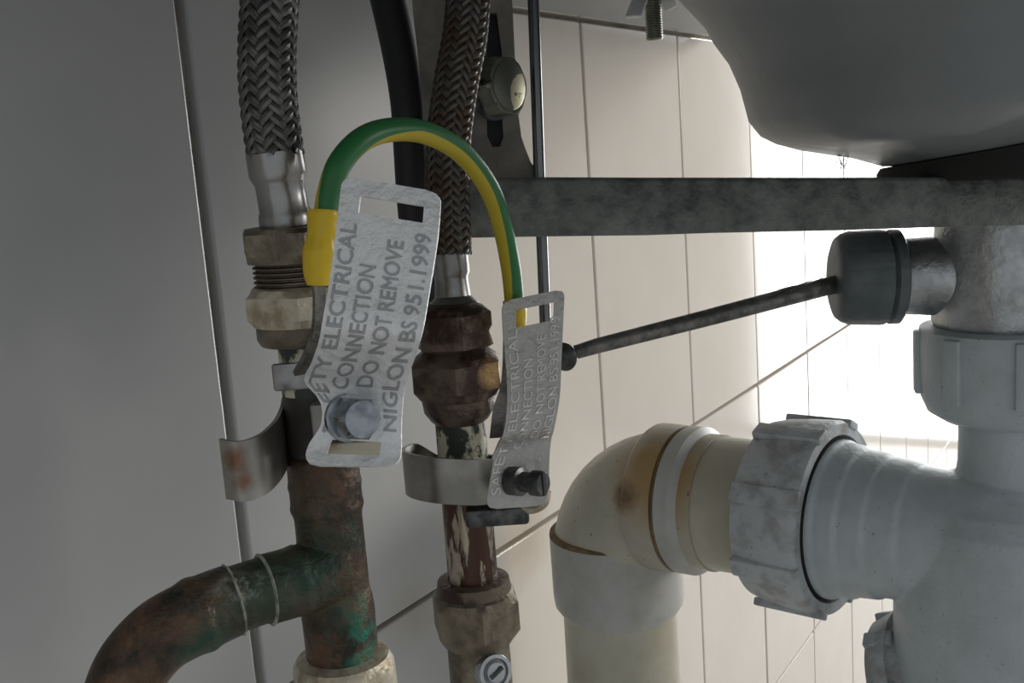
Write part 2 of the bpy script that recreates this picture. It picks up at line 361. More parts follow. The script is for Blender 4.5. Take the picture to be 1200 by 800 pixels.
bm.faces.new(secs[0]); bm.faces.new(secs[-1])
link('bar', bm, GALV, br, smooth=50)
# plate with slot
bm = bmesh.new()
def plate_rows():
    out = []
    for y, l, r in [(-60, 478, 592), (0, 483, 600), (15, 484, 601), (60, 489, 603), (130, 496, 607), (160, 498, 611), (172, 499, 615), (190, 500, 622), (212, 500, 640)]:
        out.append((y, l, r))
    return out
rows_ = plate_rows(); g = []
for y, l, r in rows_:
    sl, sr = (570, 588)
    if y == 15: sl, sr = 574, 582
    if y == 160: sl, sr = 571, 590
    if y == 172: sl, sr = 577, 586
    xs = [l, (l + 570) / 2, sl, sr, r]
    Z = .3165 + .00004 * y
    g.append([P(x, y, Z + (x - 500) * .00005) for x in xs])
off = (R @ Vector((0, 0, -1))) * .0025
F = [[bm.verts.new(p) for p in r] for r in g]; Bk = [[bm.verts.new(p + off) for p in r] for r in g]
for i in range(len(F) - 1):
    for k in range(4):
        hole = (k == 2 and 2 <= i < 6)
        if not hole:
            bm.faces.new((F[i][k], F[i][k + 1], F[i + 1][k + 1], F[i + 1][k])); bm.faces.new((Bk[i][k], Bk[i + 1][k], Bk[i + 1][k + 1], Bk[i][k + 1]))
        elif True:
            for kk in (2, 3): bm.faces.new((F[i][kk], F[i + 1][kk], Bk[i + 1][kk], Bk[i][kk]))
    for k in (0, 4): bm.faces.new((F[i][k], F[i + 1][k], Bk[i + 1][k], Bk[i][k]))
for i in (2, 6): bm.faces.new((F[i][2], F[i][3], Bk[i][3], Bk[i][2]))
for i in (0, len(F) - 1):
    for k in range(4): bm.faces.new((F[i][k], F[i][k + 1], Bk[i][k + 1], Bk[i][k]))
tag(link('plate', bm, BRK, br, smooth=30), 'brown-grey slotted plate', None)
bm = bmesh.new()       # added black block behind the plate, painting the shade in the slot
box(bm, P(572, 70, .330), (R @ Vector((.012, 0, 0))), Vector((0, 0, .062)), (R @ Vector((0, 0, -.006)))); link('slot_shade_block', bm, RUB, br)

hb = thing('hex_bolt', P(592, 103, .31), 'hex bolt with corroded half-yellow head in the bracket slot', 'bolt')
a = P(574, 104, .3165); d = (R @ Vector((.76, -.02, .64))).normalized(); m = .31 / FPX
bm = bmesh.new(); lathe(bm, a, a + d * .0016, [(0, 36 * m), (.1, 38 * m), (.9, 38 * m), (1, 35 * m)], 40); link('washer', bm, DARK, hb)
bm = bmesh.new(); h = hexfn(33 * m); lathe(bm, a + d * .0014, a + d * .0075, [(0, 36 * m), (.1, 42 * m), (.85, 42 * m), (.97, 34 * m), (1, 31 * m)], 72, h, rot=.5); link('bolt_head', bm, BOLTG, hb, smooth=25)
q = a + d * .0075
bm = bmesh.new(); lathe(bm, q - d * .0004, q + d * .0005, [(0, 29 * m), (.6, 29 * m), (1, 27 * m)], 40); tag(link('head_cap', bm, PLATE, hb), 'flaking yellow plating on the bolt face', None)

# wing bolt
wb = thing('wing_bolt', P(768, 10, .42), 'threaded bolt with pale wing nut hanging beside the bowl', 'bolt')
wz = (765, 0, .42)
bm = bmesh.new(); rows_ = []
y = -38
while y < 44: rows_ += [(y, 10), (y + 1, 10), (y + 1.8, 8.7), (y + 2.2, 8.7)]; y += 2.9
rows_ += [(45, 10), (47, 8.5)]
pxl(wz, rows_, bm=bm, seg=24); link('threaded_shaft', bm, BOLTG, wb, smooth=60)
bm = bmesh.new(); pxl(wz, [(-28, 20), (-12, 17), (-2, 14), (1, 12)], bm=bm, seg=24); link('wing_nut', bm, ZINC, wb)
for s, (tx, ty, tz), wd in ((-1, (742, 20, .412), 20), (1, (787, 10, .424), 17)):
    bm = bmesh.new(); root = P(765 + s * 9, -16, .42); tip = P(tx, ty, tz)
    ax = tip - root; sd = (R @ Vector((.8, .1 * s, .45 * (1 if s < 0 else 1)))).normalized() * (wd * .42 / FPX); sd = sd - ax.normalized() * sd.dot(ax.normalized()); nn = ax.cross(sd).normalized() * .0016
    box(bm, (root + tip) / 2, ax, sd, nn, .0006); link('wing', bm, ALU, wb)

# ================================================================ BRAIDED CONNECTORS
def braid(path, r, Nn, pitch, mat, parent, core=RUB):
    fr = pframes(path); seglen = [0]
    for a, b in zip(path, path[1:]): seglen.append(seglen[-1] + (b - a).length)
    total = seglen[-1]
    def at(s):
        s = max(0, min(total - 1e-9, s)); import bisect
        i = max(0, bisect.bisect_right(seglen, s) - 1); i = min(i, len(path) - 2)
        t = (s - seglen[i]) / (seglen[i + 1] - seglen[i]); a = fr[i]; b = fr[i + 1]
        return [a[k].lerp(b[k], t) for k in range(4)]
    bm = bmesh.new(); step = pitch / (2 * Nn) / 4; n = int(total / step)
    fs = [at(i * step) for i in range(n + 1)]
    hw = .46 * 2 * math.pi * r / Nn      # half width round the hose, before slant
    pro = [(-1, -.30), (-.62, .22), (-.2, .12), (0, .34), (.2, .12), (.62, .22), (1, -.30)]
    for sgn in (1, -1):
        for i in range(Nn):
            prev = None
            for k in range(n + 1):
                s = k * step; p, t, u, v = fs[k]
                ph = 2 * i + sgn * 2 * s * Nn / pitch
                offr = r + sgn * .00038 * math.sin(math.pi / 2 * ph + math.pi / 4)
                th0 = sgn * 2 * math.pi * s / pitch + 2 * math.pi * i / Nn
                row = []
                for c, hgt in pro:
                    # cross-section lies across the strand
                    dth = c * hw * .5 / r; ds = -sgn * c * hw * .5
                    th = th0 + dth; rr = offr + hgt * .0006
                    row.append(bm.verts.new(p + t * ds + (u * math.cos(th) + v * math.sin(th)) * rr))
                if prev:
                    for q in range(len(row) - 1): bm.faces.new((prev[q], prev[q + 1], row[q + 1], row[q]))
                prev = row
    me = bpy.data.meshes.new('braid'); bm.normal_update(); bm.to_mesh(me); bm.free()
    o = linkme('braid', me, mat, parent, 60); o['kind'] = 'stuff'
    bm = bmesh.new(); tube(bm, path, r - .0004, 32); link('inner_tube', bm, core, parent)

PA = (380, 560, .25)
ha = thing('tap_connector', V(PA, 300), 'grey braided tap connector at left above the brown copper tee', 'hose', 'braided tap connectors')
pth = spline([P(325, -60, .232), P(318, -20, .2325), P(313, 60, .2335), P(315, 120, .2345), P(323, 182, .2355)], 14)
braid(pth, .0058, 14, .036, WIRE, ha)
m = .236 / FPX
bm = bmesh.new(); a = P(321, 176, .2355); b = P(337, 268, .2385)
lathe(bm, a, b, [(0, 31 * m), (.03, 33.5 * m), (.3, 34 * m), (.38, 31 * m), (.42, 29 * m), (.75, 29 * m), (.80, 31 * m), (.88, 32 * m), (.97, 31 * m), (1, 27 * m)], 48,
      fn=lambda th, t, r: r * (1 - .012 * (.02 < t < .78) * max(0, math.sin(th * 8)) ** 2)); link('ferrule', bm, FERR, ha)
m = .24 / FPX
bm = bmesh.new(); pxl(PA, [(264, 62), (269, 76), (294, 76), (304, 62), (306, 50)], bm=bm, seg=72, fn=hexfn(63 * m), rot=.22); tag(link('union_nut', bm, NICK, ha, smooth=25), 'dark tarnished brass nut', None)
bm = bmesh.new(); rr = [(300, 56)]
y = 303
while y < 332: rr += [(y, 57), (y + 1.5, 57), (y + 3, 52), (y + 4, 52)]; y += 5.6
rr += [(336, 50)]
pxl(PA, rr, bm=bm, seg=64); link('screw_thread', bm, NICK, ha, smooth=30)

PB = (548, 600, .30)
hb2 = thing('tap_connector', V(PB, 380), 'braided tap connector in the middle, rusty at its lower end, before the bracket plate', 'hose', 'braided tap connectors')
pth = spline([P(556, -60, .292), P(550, -20, .292), P(545, 40, .2915), P(534, 100, .2915), P(526, 160, .292), P(524, 225, .2925), P(527, 298, .2935)], 14)
braid(pth, .0057, 14, .036, WIRE2, hb2)
m = .294 / FPX
bm = bmesh.new(); a = P(526, 294, .2935); b = P(532, 362, .295)
lathe(bm, a, b, [(0, 20 * m), (.03, 22 * m), (.38, 22.5 * m), (.44, 20 * m), (.5, 19.5 * m), (.78, 21 * m), (.88, 29 * m), (1, 34 * m)], 48, fn=lambda th, t, r: r * (1 - .012 * (t < .4) * max(0, math.sin(th * 8)) ** 2)); link('ferrule', bm, FERR, hb2)
m = .296 / FPX
bm = bmesh.new(); pxl(PB, [(356, 30), (360, 38), (366, 48), (382, 48), (388, 44), (404, 48), (410, 36)], bm=bm, seg=72, fn=hexfn(41 * m), rot=.2); tag(link('union_nut', bm, BROWN, hb2, smooth=25), 'dark brown corroded nut', None)

# ================================================================ BLACK RUBBER HOSE
bm = bmesh.new(); tube(bm, spline([P(438, -60, .335), P(452, -10, .335), P(468, 60, .335), P(478, 120, .335), P(482, 180, .336), P(486, 240, .337), P(495, 320, .340), P(512, 380, .343)], 10), .0055, 28)
tag(link('rubber_hose', bm, RUB), 'smooth black rubber hose running down behind the tag', 'hose')

# ================================================================ LEFT COPPER PIPE
cp = thing('copper_pipework', V(PA, 660), 'tarnished brown copper pipe with tee and elbow, green with verdigris', 'pipe')
m = .24 / FPX
bm = bmesh.new(); pxl(PA, [(329, 50), (333, 60), (341, 76), (366, 76), (376, 63), (378, 55)], bm=bm, seg=72, fn=hexfn(64 * m), rot=.42); tag(link('compression_nut', bm, PALE, cp, smooth=25), 'pale greyish brass nut', None)
bm = bmesh.new(); pxl(PA, [(374, 54), (377, 60), (392, 60), (399, 56), (402, 40)], bm=bm); link('nut_collar', bm, NICK, cp)
bm = bmesh.new(); pxl(PA, [(396, 38), (458, 38)], bm=bm); tag(link('painted_pipe', bm, PAINT, cp), 'pipe length with flaking white-green paint', None)
bm = bmesh.new(); pxl(PA, [(458, 37.6), (560, 37.6)], bm=bm); link('bare_pipe', bm, SHADEP, cp)
# tee and elbow, one soldered run, blended by remeshing
bm = bmesh.new()
pxl(PA, [(528, 39), (531, 42), (560, 42), (566, 43.5), (572, 42), (586, 42), (592, 43.5), (598, 41), (604, 39.5), (650, 39.5), (690, 39.5), (702, 42), (716, 43), (728, 42.5), (760, 42), (778, 42), (790, 41)], bm=bm)
e = P(398, 664, .252)
b1 = [e, P(350, 680, .247), P(310, 692, .243)]
def crad(vals):
    def f(t):
        for (t0, r0), (t1, r1) in zip(vals, vals[1:]):
            if t <= t1: return r0 + (r1 - r0) * (t - t0) / max(1e-6, t1 - t0)
        return vals[-1][1]
    return f
pathb = spline([e, P(365, 675, .248), P(335, 684, .2455), P(300, 694, .242), P(262, 707, .2385), P(225, 724, .235), P(188, 745, .232), P(158, 778, .230), P(142, 815, .229), P(132, 860, .229)], 10)
mm = .24 / FPX
tube(bm, pathb, crad([(0, 39 * mm), (.13, 40 * mm), (.16, 44 * mm), (.20, 42 * mm), (.30, 42 * mm), (.312, 39 * mm), (.40, 39 * mm), (.41, 42 * mm), (.5, 43 * mm), (.53, 46 * mm), (.57, 43 * mm), (.7, 42 * mm), (1, 42 * mm)]), 40)
o = link('tee_and_elbow', bm, COPP, cp, smooth=0)
md = o.modifiers.new('join', 'REMESH'); md.mode = 'VOXEL'; md.voxel_size = .00045; md.use_smooth_shade = True
md = o.modifiers.new('solder_fillet', 'SMOOTH'); md.iterations = 4; md.factor = .5
m = .252 / FPX
for k, t_ in enumerate((.305, .415)):
    i = int(t_ * (len(pathb) - 1)); c = pathb[i]; d = (pathb[i + 1] - pathb[i - 1]).normalized()
    bm = bmesh.new(); lathe(bm, c - d * .0005, c + d * .0005, [(0, 40 * mm), (.5, 43.6 * mm), (1, 40 * mm)], 48); link('solder_ring', bm, SOLD, cp)
bm = bmesh.new(); pxl(PA, [(764, 44), (768, 54), (776, 59), (790, 61), (840, 61), (846, 50)], bm=bm, seg=72, fn=hexfn(58 * m), rot=.1); tag(link('lower_nut', bm, PALE, cp, smooth=25), 'pale brass nut at the foot of the tee', None)

# ================================================================ RIGHT COPPER PIPE AND VALVE
rp = thing('narrow_copper_pipe', V(PB, 640), 'narrow brown copper pipe with worn silvery streaks, right of the tee', 'pipe')
m = .298 / FPX
bm = bmesh.new(); pxl(PB, [(404, 28), (410, 40), (416, 48), (422, 57), (452, 57), (463, 46), (466, 40)], bm=bm, seg=72, fn=hexfn(49.5 * m), rot=.45); tag(link('compression_nut', bm, BROWN, rp, smooth=25), 'brown brass nut with an orange flat at right', None)
bm = bmesh.new(); pxl(PB, [(460, 43), (466, 43), (480, 41), (490, 34), (494, 29)], bm=bm); link('nut_collar', bm, BROWN, rp)
bm = bmesh.new(); pxl(PB, [(488, 29.5), (556, 29.5)], bm=bm); tag(link('painted_pipe', bm, PAINT, rp), 'pipe length with chipped cream paint', None)
bm = bmesh.new(); pxl(PB, [(556, 29.3), (700, 29.3)], bm=bm); link('bare_pipe', bm, COPP2, rp)
vv = thing('isolating_valve', V(PB, 790), 'dull nickel isolating valve with hex nut at bottom of narrow pipe', 'valve')
m = .305 / FPX
bm = bmesh.new(); pxl(PB, [(676, 30), (675, 38), (678, 42), (690, 44), (697, 44)], bm=bm); link('olive_collar', bm, BROWN, vv)
bm = bmesh.new(); pxl(PB, [(689, 42), (693, 47), (701, 54), (733, 54), (746, 43), (750, 40)], bm=bm, seg=72, fn=hexfn(47 * m), rot=.3); link('valve_nut', bm, NICK, vv, smooth=25)
bm = bmesh.new(); pxl(PB, [(748, 37), (752, 38), (756, 36.5), (900, 36.5)], bm=bm, fn=hexfn(34.5 * m)); link('valve_body', bm, NICK, vv, smooth=25)
c = P(576, 786, .300); d = (R @ Vector((.45, .12, .88))).normalized()
bm = bmesh.new(); lathe(bm, c - d * .002, c + d * .0035, [(0, 21 * m), (.8, 21 * m), (.86, 20 * m), (.88, 16 * m), (.7, 14.5 * m), (.66, 12 * m), (.9, 11 * m), (.92, 9 * m)], 40); link('screw_boss', bm, CHROME, vv)
bm = bmesh.new(); q = c + d * .0032; u, v = frame(d); box(bm, q, (u + v * .5).normalized() * .0045, (v - u * .5).normalized() * .0011, d * .0008); link('screw_slot', bm, DARK, vv)

# ================================================================ EARTH CLAMPS
def interp(st, v):
    for i in range(len(st) - 1):
        if v <= st[i + 1][0] or i == len(st) - 2:
            t = (v - st[i][0]) / (st[i + 1][0] - st[i][0]); g_ = lambda k: st[max(0, min(len(st) - 1, k))][1:]
            a, b, c, d = g_(i - 1), g_(i), g_(i + 1), g_(i + 2)
            return [Vector(.5 * ((2 * B_) + (C_ - A_) * t + (2 * A_ - 5 * B_ + 4 * C_ - D_) * t * t + (3 * B_ - A_ - 3 * C_ + D_) * t ** 3) for A_, B_, C_, D_ in zip(*q)) for q in zip(a, b, c, d)]
CAMBACK = R @ Vector((0, 0, 1))
class Tag:
    """sheet-metal tag: stations (v, left edge point, right edge point) from top to bottom"""
    def __init__(s, st): s.st = [(v, P(*l), P(*r)) for v, l, r in st]; s.L = sum(((a[1] + a[2]) / 2 - (b[1] + b[2]) / 2).length for a, b in zip(s.st, s.st[1:]))
    def pt(s, u, v): l, r = interp(s.st, v); return l.lerp(r, u)
    def nrm(s, u, v):
        e = .01; n = (s.pt(u + e, v) - s.pt(u - e, v)).cross(s.pt(u, min(1, v + e)) - s.pt(u, max(0, v - e))).normalized()
        return n if n.dot(CAMBACK) > 0 else -n
    def build(s, name, mat, parent, slots, th=.0008, rc=.16, hump=None):
        us = [i / 22 for i in range(23)]; vs = [i / 74 for i in range(75)]
        for (a, b, c, d) in slots:
            us += [a, b]; vs += [c, d]
        us = sorted(set(round(x, 4) for x in us)); vs = sorted(set(round(x, 4) for x in vs))
        # drop near duplicates next to slot edges
        keep = set([round(k, 4) for sl in slots for k in sl] + [0, 1])
        us = [x for x in us if x in keep or all(abs(x - k) > .012 for k in keep)]; vs = [x for x in vs if x in keep or all(abs(x - k) > .004 for k in keep)]
        asp = s.L / (s.st[0][2] - s.st[0][1]).length
        bm = bmesh.new(); F, B = [], []
        for v in vs:
            dv = min(v, 1 - v) * asp; k = 1.0
            if dv < rc: k = 1 - 2 * (rc - math.sqrt(max(0, rc * rc - (rc - dv) ** 2)))
            fr, bk_ = [], []
            for u in us:
                uu = .5 + (u - .5) * k if not (slots and any(c - .01 < v < d + .01 for _, _, c, d in slots)) else u if dv > rc else .5 + (u - .5) * (k if u < .13 or u > .87 else 1)
                p = s.pt(uu, v); n = s.nrm(uu, v)
                if hump:
                    du, dv2, hr, hh = (uu - hump[0]), (v - hump[1]) * asp, hump[2], hump[3]
                    q = math.sqrt(du * du + dv2 * dv2) / hr
                    if q < 1: p = p + n * hh * (.5 + .5 * math.cos(math.pi * q))
                fr.append(bm.verts.new(p)); bk_.append(bm.verts.new(p - n * th))
            F.append(fr); B.append(bk_)
        nu, nv = len(us), len(vs); solid = [[True] * (nu - 1) for _ in range(nv - 1)]
        for i in range(nv - 1):
            for k in range(nu - 1):
                mu, mv = (us[k] + us[k + 1]) / 2, (vs[i] + vs[i + 1]) / 2
                if any(a < mu < b and c < mv < d for a, b, c, d in slots): solid[i][k] = False
        S_ = lambda i, k: 0 <= i < nv - 1 and 0 <= k < nu - 1 and solid[i][k]
        for i in range(nv - 1):
            for k in range(nu - 1):
                if not S_(i, k): continue
                bm.faces.new((F[i][k], F[i][k + 1], F[i + 1][k + 1], F[i + 1][k])); bm.faces.new((B[i][k], B[i + 1][k], B[i + 1][k + 1], B[i][k + 1]))
                if not S_(i - 1, k): bm.faces.new((F[i][k], B[i][k], B[i][k + 1], F[i][k + 1]))
                if not S_(i + 1, k): bm.faces.new((F[i + 1][k], F[i + 1][k + 1], B[i + 1][k + 1], B[i + 1][k]))
                if not S_(i, k - 1): bm.faces.new((F[i][k], F[i + 1][k], B[i + 1][k], B[i][k]))
                if not S_(i, k + 1): bm.faces.new((F[i][k + 1], B[i][k + 1], B[i + 1][k + 1], F[i + 1][k + 1]))
        return link(name, bm, mat, parent, smooth=50)
    def letters(s, lines, mat, parent, h=.13, flip=False):
        """lines = [(text, u of baseline, v at start, v at end)], read upwards"""
        for txt, ub, v0, v1 in lines:
            cu = bpy.data.curves.new('t', 'FONT'); cu.body = txt; cu.size = 1; cu.extrude = .03; cu.bevel_depth = .012; cu.bevel_resolution = 0; cu.resolution_u = 3
            o = bpy.data.objects.new('t', cu); COL.objects.link(o); bpy.context.view_layer.update()
            me = bpy.data.meshes.new_from_object(o.evaluated_get(bpy.context.evaluated_depsgraph_get())); bpy.data.objects.remove(o); bpy.data.curves.remove(cu)
            bm = bmesh.new(); bm.from_mesh(me); bpy.data.meshes.remove(me)
            xs = [q.co.x for q in bm.verts]; x0, x1 = min(xs), max(xs)
            for q in bm.verts:
                v = v0 + (v1 - v0) * (q.co.x - x0) / (x1 - x0); u = ub - h * q.co.y / .7
                n = s.nrm(u, v); q.co = s.pt(u, v) + n * (.00004 + q.co.z * .0055)
            link('lettering', bm, mat, parent, smooth=0)

# ---- left clamp
ca = thing('earth_clamp', P(400, 500, .24), 'bright aluminium earth clamp tag stamped with capitals, on the left pipe', 'pipe clamp', 'earth clamps')
tA = Tag([(0, (401, 206, .2150), (517, 225, .2120)), (.15, (395, 258, .2135), (513, 277, .2105)), (.35, (387, 322, .2120), (503, 342, .2095)), (.50, (378, 375, .2105), (495, 388, .2080)), (.58, (373, 402, .2140), (489, 412, .2115)),
          (.66, (364, 428, .2215), (480, 436, .2190)), (.72, (357, 447, .2265), (474, 456, .2240)), (.79, (375, 470, .2285), (471, 480, .2262)), (.86, (376, 497, .2285), (470, 505, .2262)), (.93, (361, 522, .2280), (470, 526, .2257)), (1, (356, 545, .2260), (468, 546, .2240))])
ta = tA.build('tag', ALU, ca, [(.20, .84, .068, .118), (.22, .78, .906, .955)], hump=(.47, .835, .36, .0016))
lines = [('SAFETY ELECTRICAL', .20, .885, .155), ('CONNECTION', .44, .735, .29), ('DO NOT REMOVE', .68, .72, .19), ('NIGLON BS 951.1999', .94, .865, .15)]
tA.letters(lines, STAMP, ta, h=.16)
UPW = Vector((0, 0, 1))
def ring_pts(base, y, px_r, a0, a1, n_=14):
    c = V(base, y); r_ = px_r * depth(c) / FPX; rt = (R @ Vector((1, 0, 0))); rt.z = 0; rt.normalize(); fwv = UPW.cross(rt)
    return [c + (rt * math.cos(a) - fwv * math.sin(a) * -1) * r_ for a in [math.radians(a0 + (a1 - a0) * k / (n_ - 1)) for k in range(n_)]]
c = V(PA, 495)
rt = (R @ Vector((1, 0, 0))); rt.z = 0; rt.normalize(); away = UPW.cross(rt)
path = [P(262, 549, .2225), P(284, 552, .2215), P(307, 544, .2255), P(325, 527, .236), P(334, 508, .248)]
rr_ = 41 * .25 / FPX
for a in (160, 125, 90, 55, 20): path.append(c + (rt * math.cos(math.radians(a)) + away * math.sin(math.radians(a))) * rr_)
path += [P(430, 500, .237)]
bm = bmesh.new(); strap(bm, spline(path, 6), UPW, .0128, .0009); link('strap', bm, STRAP, ca)
bm = bmesh.new(); box(bm, P(412, 492, .2345), rt * .017, away * .005, UPW * .009, .0008); link('clamp_block', bm, STRAP, ca)
bm = bmesh.new(); box(bm, P(415, 524, .2335), rt * .0135, away * .004, UPW * .0035, .0006); link('strap_end', bm, PALE, ca)
a = P(408, 489, .2275); d = (R @ Vector((.55, .0, .84))).normalized(); m = .22 / FPX
bm = bmesh.new(); lathe(bm, a - d * .001, a + d * .0008, [(0, 27 * m), (.3, 30 * m), (.9, 30 * m), (1, 26 * m)], 40); link('washer', bm, ZINC, ca)
bm = bmesh.new(); lathe(bm, a, a + d * .0072, [(0, 25 * m), (.1, 28 * m), (.8, 28 * m), (1, 22 * m)], 72, hexfn(24 * m), rot=.3); link('bolt', bm, ZINC, ca, smooth=25)

# ---- right clamp
cb = thing('earth_clamp', P(580, 560, .285), 'dull grey earth clamp tag beside the white elbow, on the narrow pipe', 'pipe clamp', 'earth clamps')
tB = Tag([(0, (588, 353, .2800), (662, 338, .2830)), (.15, (590, 395, .2795), (660, 380, .2825)), (.35, (594, 443, .2790), (658, 425, .2820)), (.5, (594, 478, .2785), (656, 465, .2815)), (.62, (590, 508, .2785), (650, 500, .2815)),
          (.70, (582, 525, .2800), (646, 515, .2830)), (.78, (574, 545, .2800), (644, 537, .2832)), (.9, (571, 573, .2800), (643, 565, .2832)), (1, (571, 597, .2800), (640, 592, .2832))])
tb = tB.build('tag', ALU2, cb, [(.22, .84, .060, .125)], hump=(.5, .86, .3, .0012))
lines = [('SAFETY ELECTRICAL', .22, .93, .13), ('CONNECTION', .46, .72, .28), ('DO NOT REMOVE', .70, .66, .18), ('NIGLON BS 951.1999', .93, .68, .11)]
tB.letters(lines, STAMP2, tb, h=.16)
c = V(PB, 562)
path = [P(590, 565, .2835), P(573, 564, .2805), P(555, 565, .2775), P(530, 564, .2765), P(505, 562, .2775), P(485, 558, .2815), P(475, 553, .2875), P(479, 548, .293), P(492, 545, .2985)]
for a in (150, 120, 90, 55, 20): path.append(c + (rt * math.cos(math.radians(a)) + away * math.sin(math.radians(a))) * (31 * .3 / FPX))
path += [P(595, 560, .290)]
bm = bmesh.new(); strap(bm, spline(path, 6), UPW, .0122, .0009); link('strap', bm, STRAP, cb)
bm = bmesh.new(); box(bm, P(583, 600, .291), rt * .017, away * .010, UPW * .0050, .001); link('clamp_block', bm, DARK, cb)
a = P(598, 563, .2815); d = (R @ Vector((.80, .0, .60))).normalized(); m = .279 / FPX
bm = bmesh.new(); lathe(bm, a, a + d * .0075, [(0, 17 * m), (.5, 17 * m), (.55, 12 * m), (1, 12 * m)], 40, fn=None); link('bolt', bm, DARK, cb)
bm = bmesh.new(); q = a + d * .0072; lathe(bm, q, q + d * .0035, [(0, 13 * m), (.1, 15 * m), (.8, 15 * m), (1, 13 * m)], 40); 
bh = link('bolt_head', bm, DARK, cb)
bm = bmesh.new(); box(bm, q + d * .0035, UPW * .0062, d.cross(UPW) * .0011, d * .0006); link('slot', bm, RUB, cb)

# ================================================================ EARTH CABLE
ec = thing('earth_cable', P(480, 155, .25), 'green and yellow striped earth cable arching from left tag to right tag', 'cable')
cpts = [P(381, 262, .2225), P(386, 228, .2225), P(398, 192, .2230), P(425, 163, .2265), (P(460, 152, .234)), P(500, 156, .2445), P(540, 178, .257), P(571, 217, .268), P(588, 262, .276), P(598, 310, .2825), P(602, 345, .2855), P(603, 362, .286)]
path = spline(cpts, 10); cen = P(490, 290, .25)
bm = bmesh.new(); seg = 40; rings = []; nP = len(path)
for i, p in enumerate(path):
    t = (path[min(i + 1, nP - 1)] - path[max(i - 1, 0)]).normalized(); inn = (cen - p); inn = (inn - t * inn.dot(t)).normalized()
    vw = CAMBACK - t * CAMBACK.dot(t); vw = (vw - inn * vw.dot(inn)).normalized()
    f = i / (nP - 1); aa = math.radians(-88 + 80 * f / .42 if f < .42 else -8 - 78 * (f - .42) / .58)
    y_ = inn * math.cos(aa) + vw * math.sin(aa); o_ = t.cross(y_); r = .00262
    rings.append([bm.verts.new(p + (y_ * math.cos(2 * math.pi * k / seg) + o_ * math.sin(2 * math.pi * k / seg)) * r) for k in range(seg)])
bm2 = bmesh.new()
def strip(ks, name, mat, open_=True):
    b = bmesh.new()
    for a_, c_ in zip(rings, rings[1:]):
        for k in ks:
            vs_ = [a_[k % seg], a_[(k + 1) % seg], c_[(k + 1) % seg], c_[k % seg]]
            b.faces.new([b.verts.new(q.co) for q in vs_])
    bmesh.ops.remove_doubles(b, verts=b.verts, dist=1e-6)
    return link(name, b, mat, ec, smooth=60)
yh = 11
strip(range(-yh, yh), 'yellow_stripe', YEL); strip(range(yh, seg - yh), 'green_jacket', GREEN)
bm.free(); bm2.free()
pth = spline([P(380, 247, .2222), P(379, 268, .2222), P(376, 290, .2222), P(374, 315, .2222), P(374, 334, .2225)], 8); m = .2222 / FPX
bm = bmesh.new(); tube(bm, pth, crad([(0, 19 * m), (.04, 20 * m), (.25, 19 * m), (.38, 17.5 * m), (.55, 21 * m), (.75, 19 * m), (.9, 17 * m), (1, 14 * m)]), 36); tag(link('crimp_sleeve', bm, SLEEVE, ec), 'yellow crimp sleeve at left tag', None)
pth = [P(372, 332, .223), P(374, 350, .2245), P(372, 385, .228), P(362, 415, .232), P(350, 437, .236)]
bm = bmesh.new(); strap(bm, spline(pth, 6), rt * .8 + away * .6, .0024, .0012); link('lug', bm, LEVER, ec)
bm = bmesh.new(); box(bm, P(342, 441, .2385), rt * .0085, away * .0016, UPW * .0062, .0006); link('lug_eye', bm, FERR, ec)
pth = spline([P(603, 352, .2865), P(604, 370, .287), P(603, 388, .287), P(600, 400, .2875)], 8); m = .287 / FPX
bm = bmesh.new(); tube(bm, pth, crad([(0, 14 * m), (.5, 13 * m), (.8, 12 * m), (1, 10 * m)]), 32); tag(link('crimp_sleeve', bm, SLEEVE, ec), 'yellow crimp sleeve behind right tag', None)
pth = [P(600, 396, .2875), P(599, 430, .2875), P(596, 455, .2885), P(588, 480, .290), P(584, 512, .292)]
bm = bmesh.new(); strap(bm, spline(pth, 6), rt, .0048, .0012); link('lug', bm, LEVER, ec)
bm = bmesh.new(); tube(bm, spline([P(611, 590, .287), P(622, 597, .286), P(637, 590, .285), P(641, 574, .285)], 6), .0012, 12); tag(link('lug_ring', bm, PALE, ec), 'worn ring of the lug below the dark bolt', None)

# ================================================================ WHITE TRAP AND CREAM WASTE PIPE
AX = (R @ Vector((.76, -.045, .65))).normalized()
NC = P(934, 600, .42)                   # centre of the big nut
m = .42 / FPX
tr = thing('bottle_trap', V(DR, 700), 'white plastic trap body with ribbed side arm at right', 'trap')
bm = bmesh.new()
pxl(DR, [(470, 52), (540, 53), (560, 56), (567, 80), (580, 101), (600, 114), (630, 121), (670, 124), (760, 124), (960, 124)], bm=bm, seg=72)
arm0 = NC + AX * .006; Ta = V(DR, 640); arm1 = NC + AX * ((Ta - NC).dot(AX))
Lr = (arm1 - arm0).length
prof = [(0, 90), (.08, 92), (.18, 93), (.20, 90), (.30, 89), (.32, 86), (.44, 85), (.46, 82), (.60, 81), (.62, 77.5), (.72, 77), (.9, 78), (1, 79), (1.15, 73), (1.28, 58), (1.36, 38), (1.4, 8)]
lathe(bm, arm0, arm1, [(t, r * (m + (-.0496 * t) / FPX)) for t, r in prof], 72)
o = link('trap_body', bm, WPL, tr, smooth=0)
md = o.modifiers.new('join', 'REMESH'); md.mode = 'VOXEL'; md.voxel_size = .0006; md.use_smooth_shade = True
md = o.modifiers.new('moulded_fillet', 'SMOOTH'); md.iterations = 3; md.factor = .5
def lugs(bm, A, d, L, r, n_, w, hgt, a0=0):
    u, v = frame(d)
    for k in range(n_):
        a = a0 + 2 * math.pi * k / n_; rd = u * math.cos(a) + v * math.sin(a); tg = d.cross(rd)
        box(bm, A + d * L / 2 + rd * (r + hgt / 2 - .0008), d * L, tg * w, rd * (hgt + .0016), .0008)
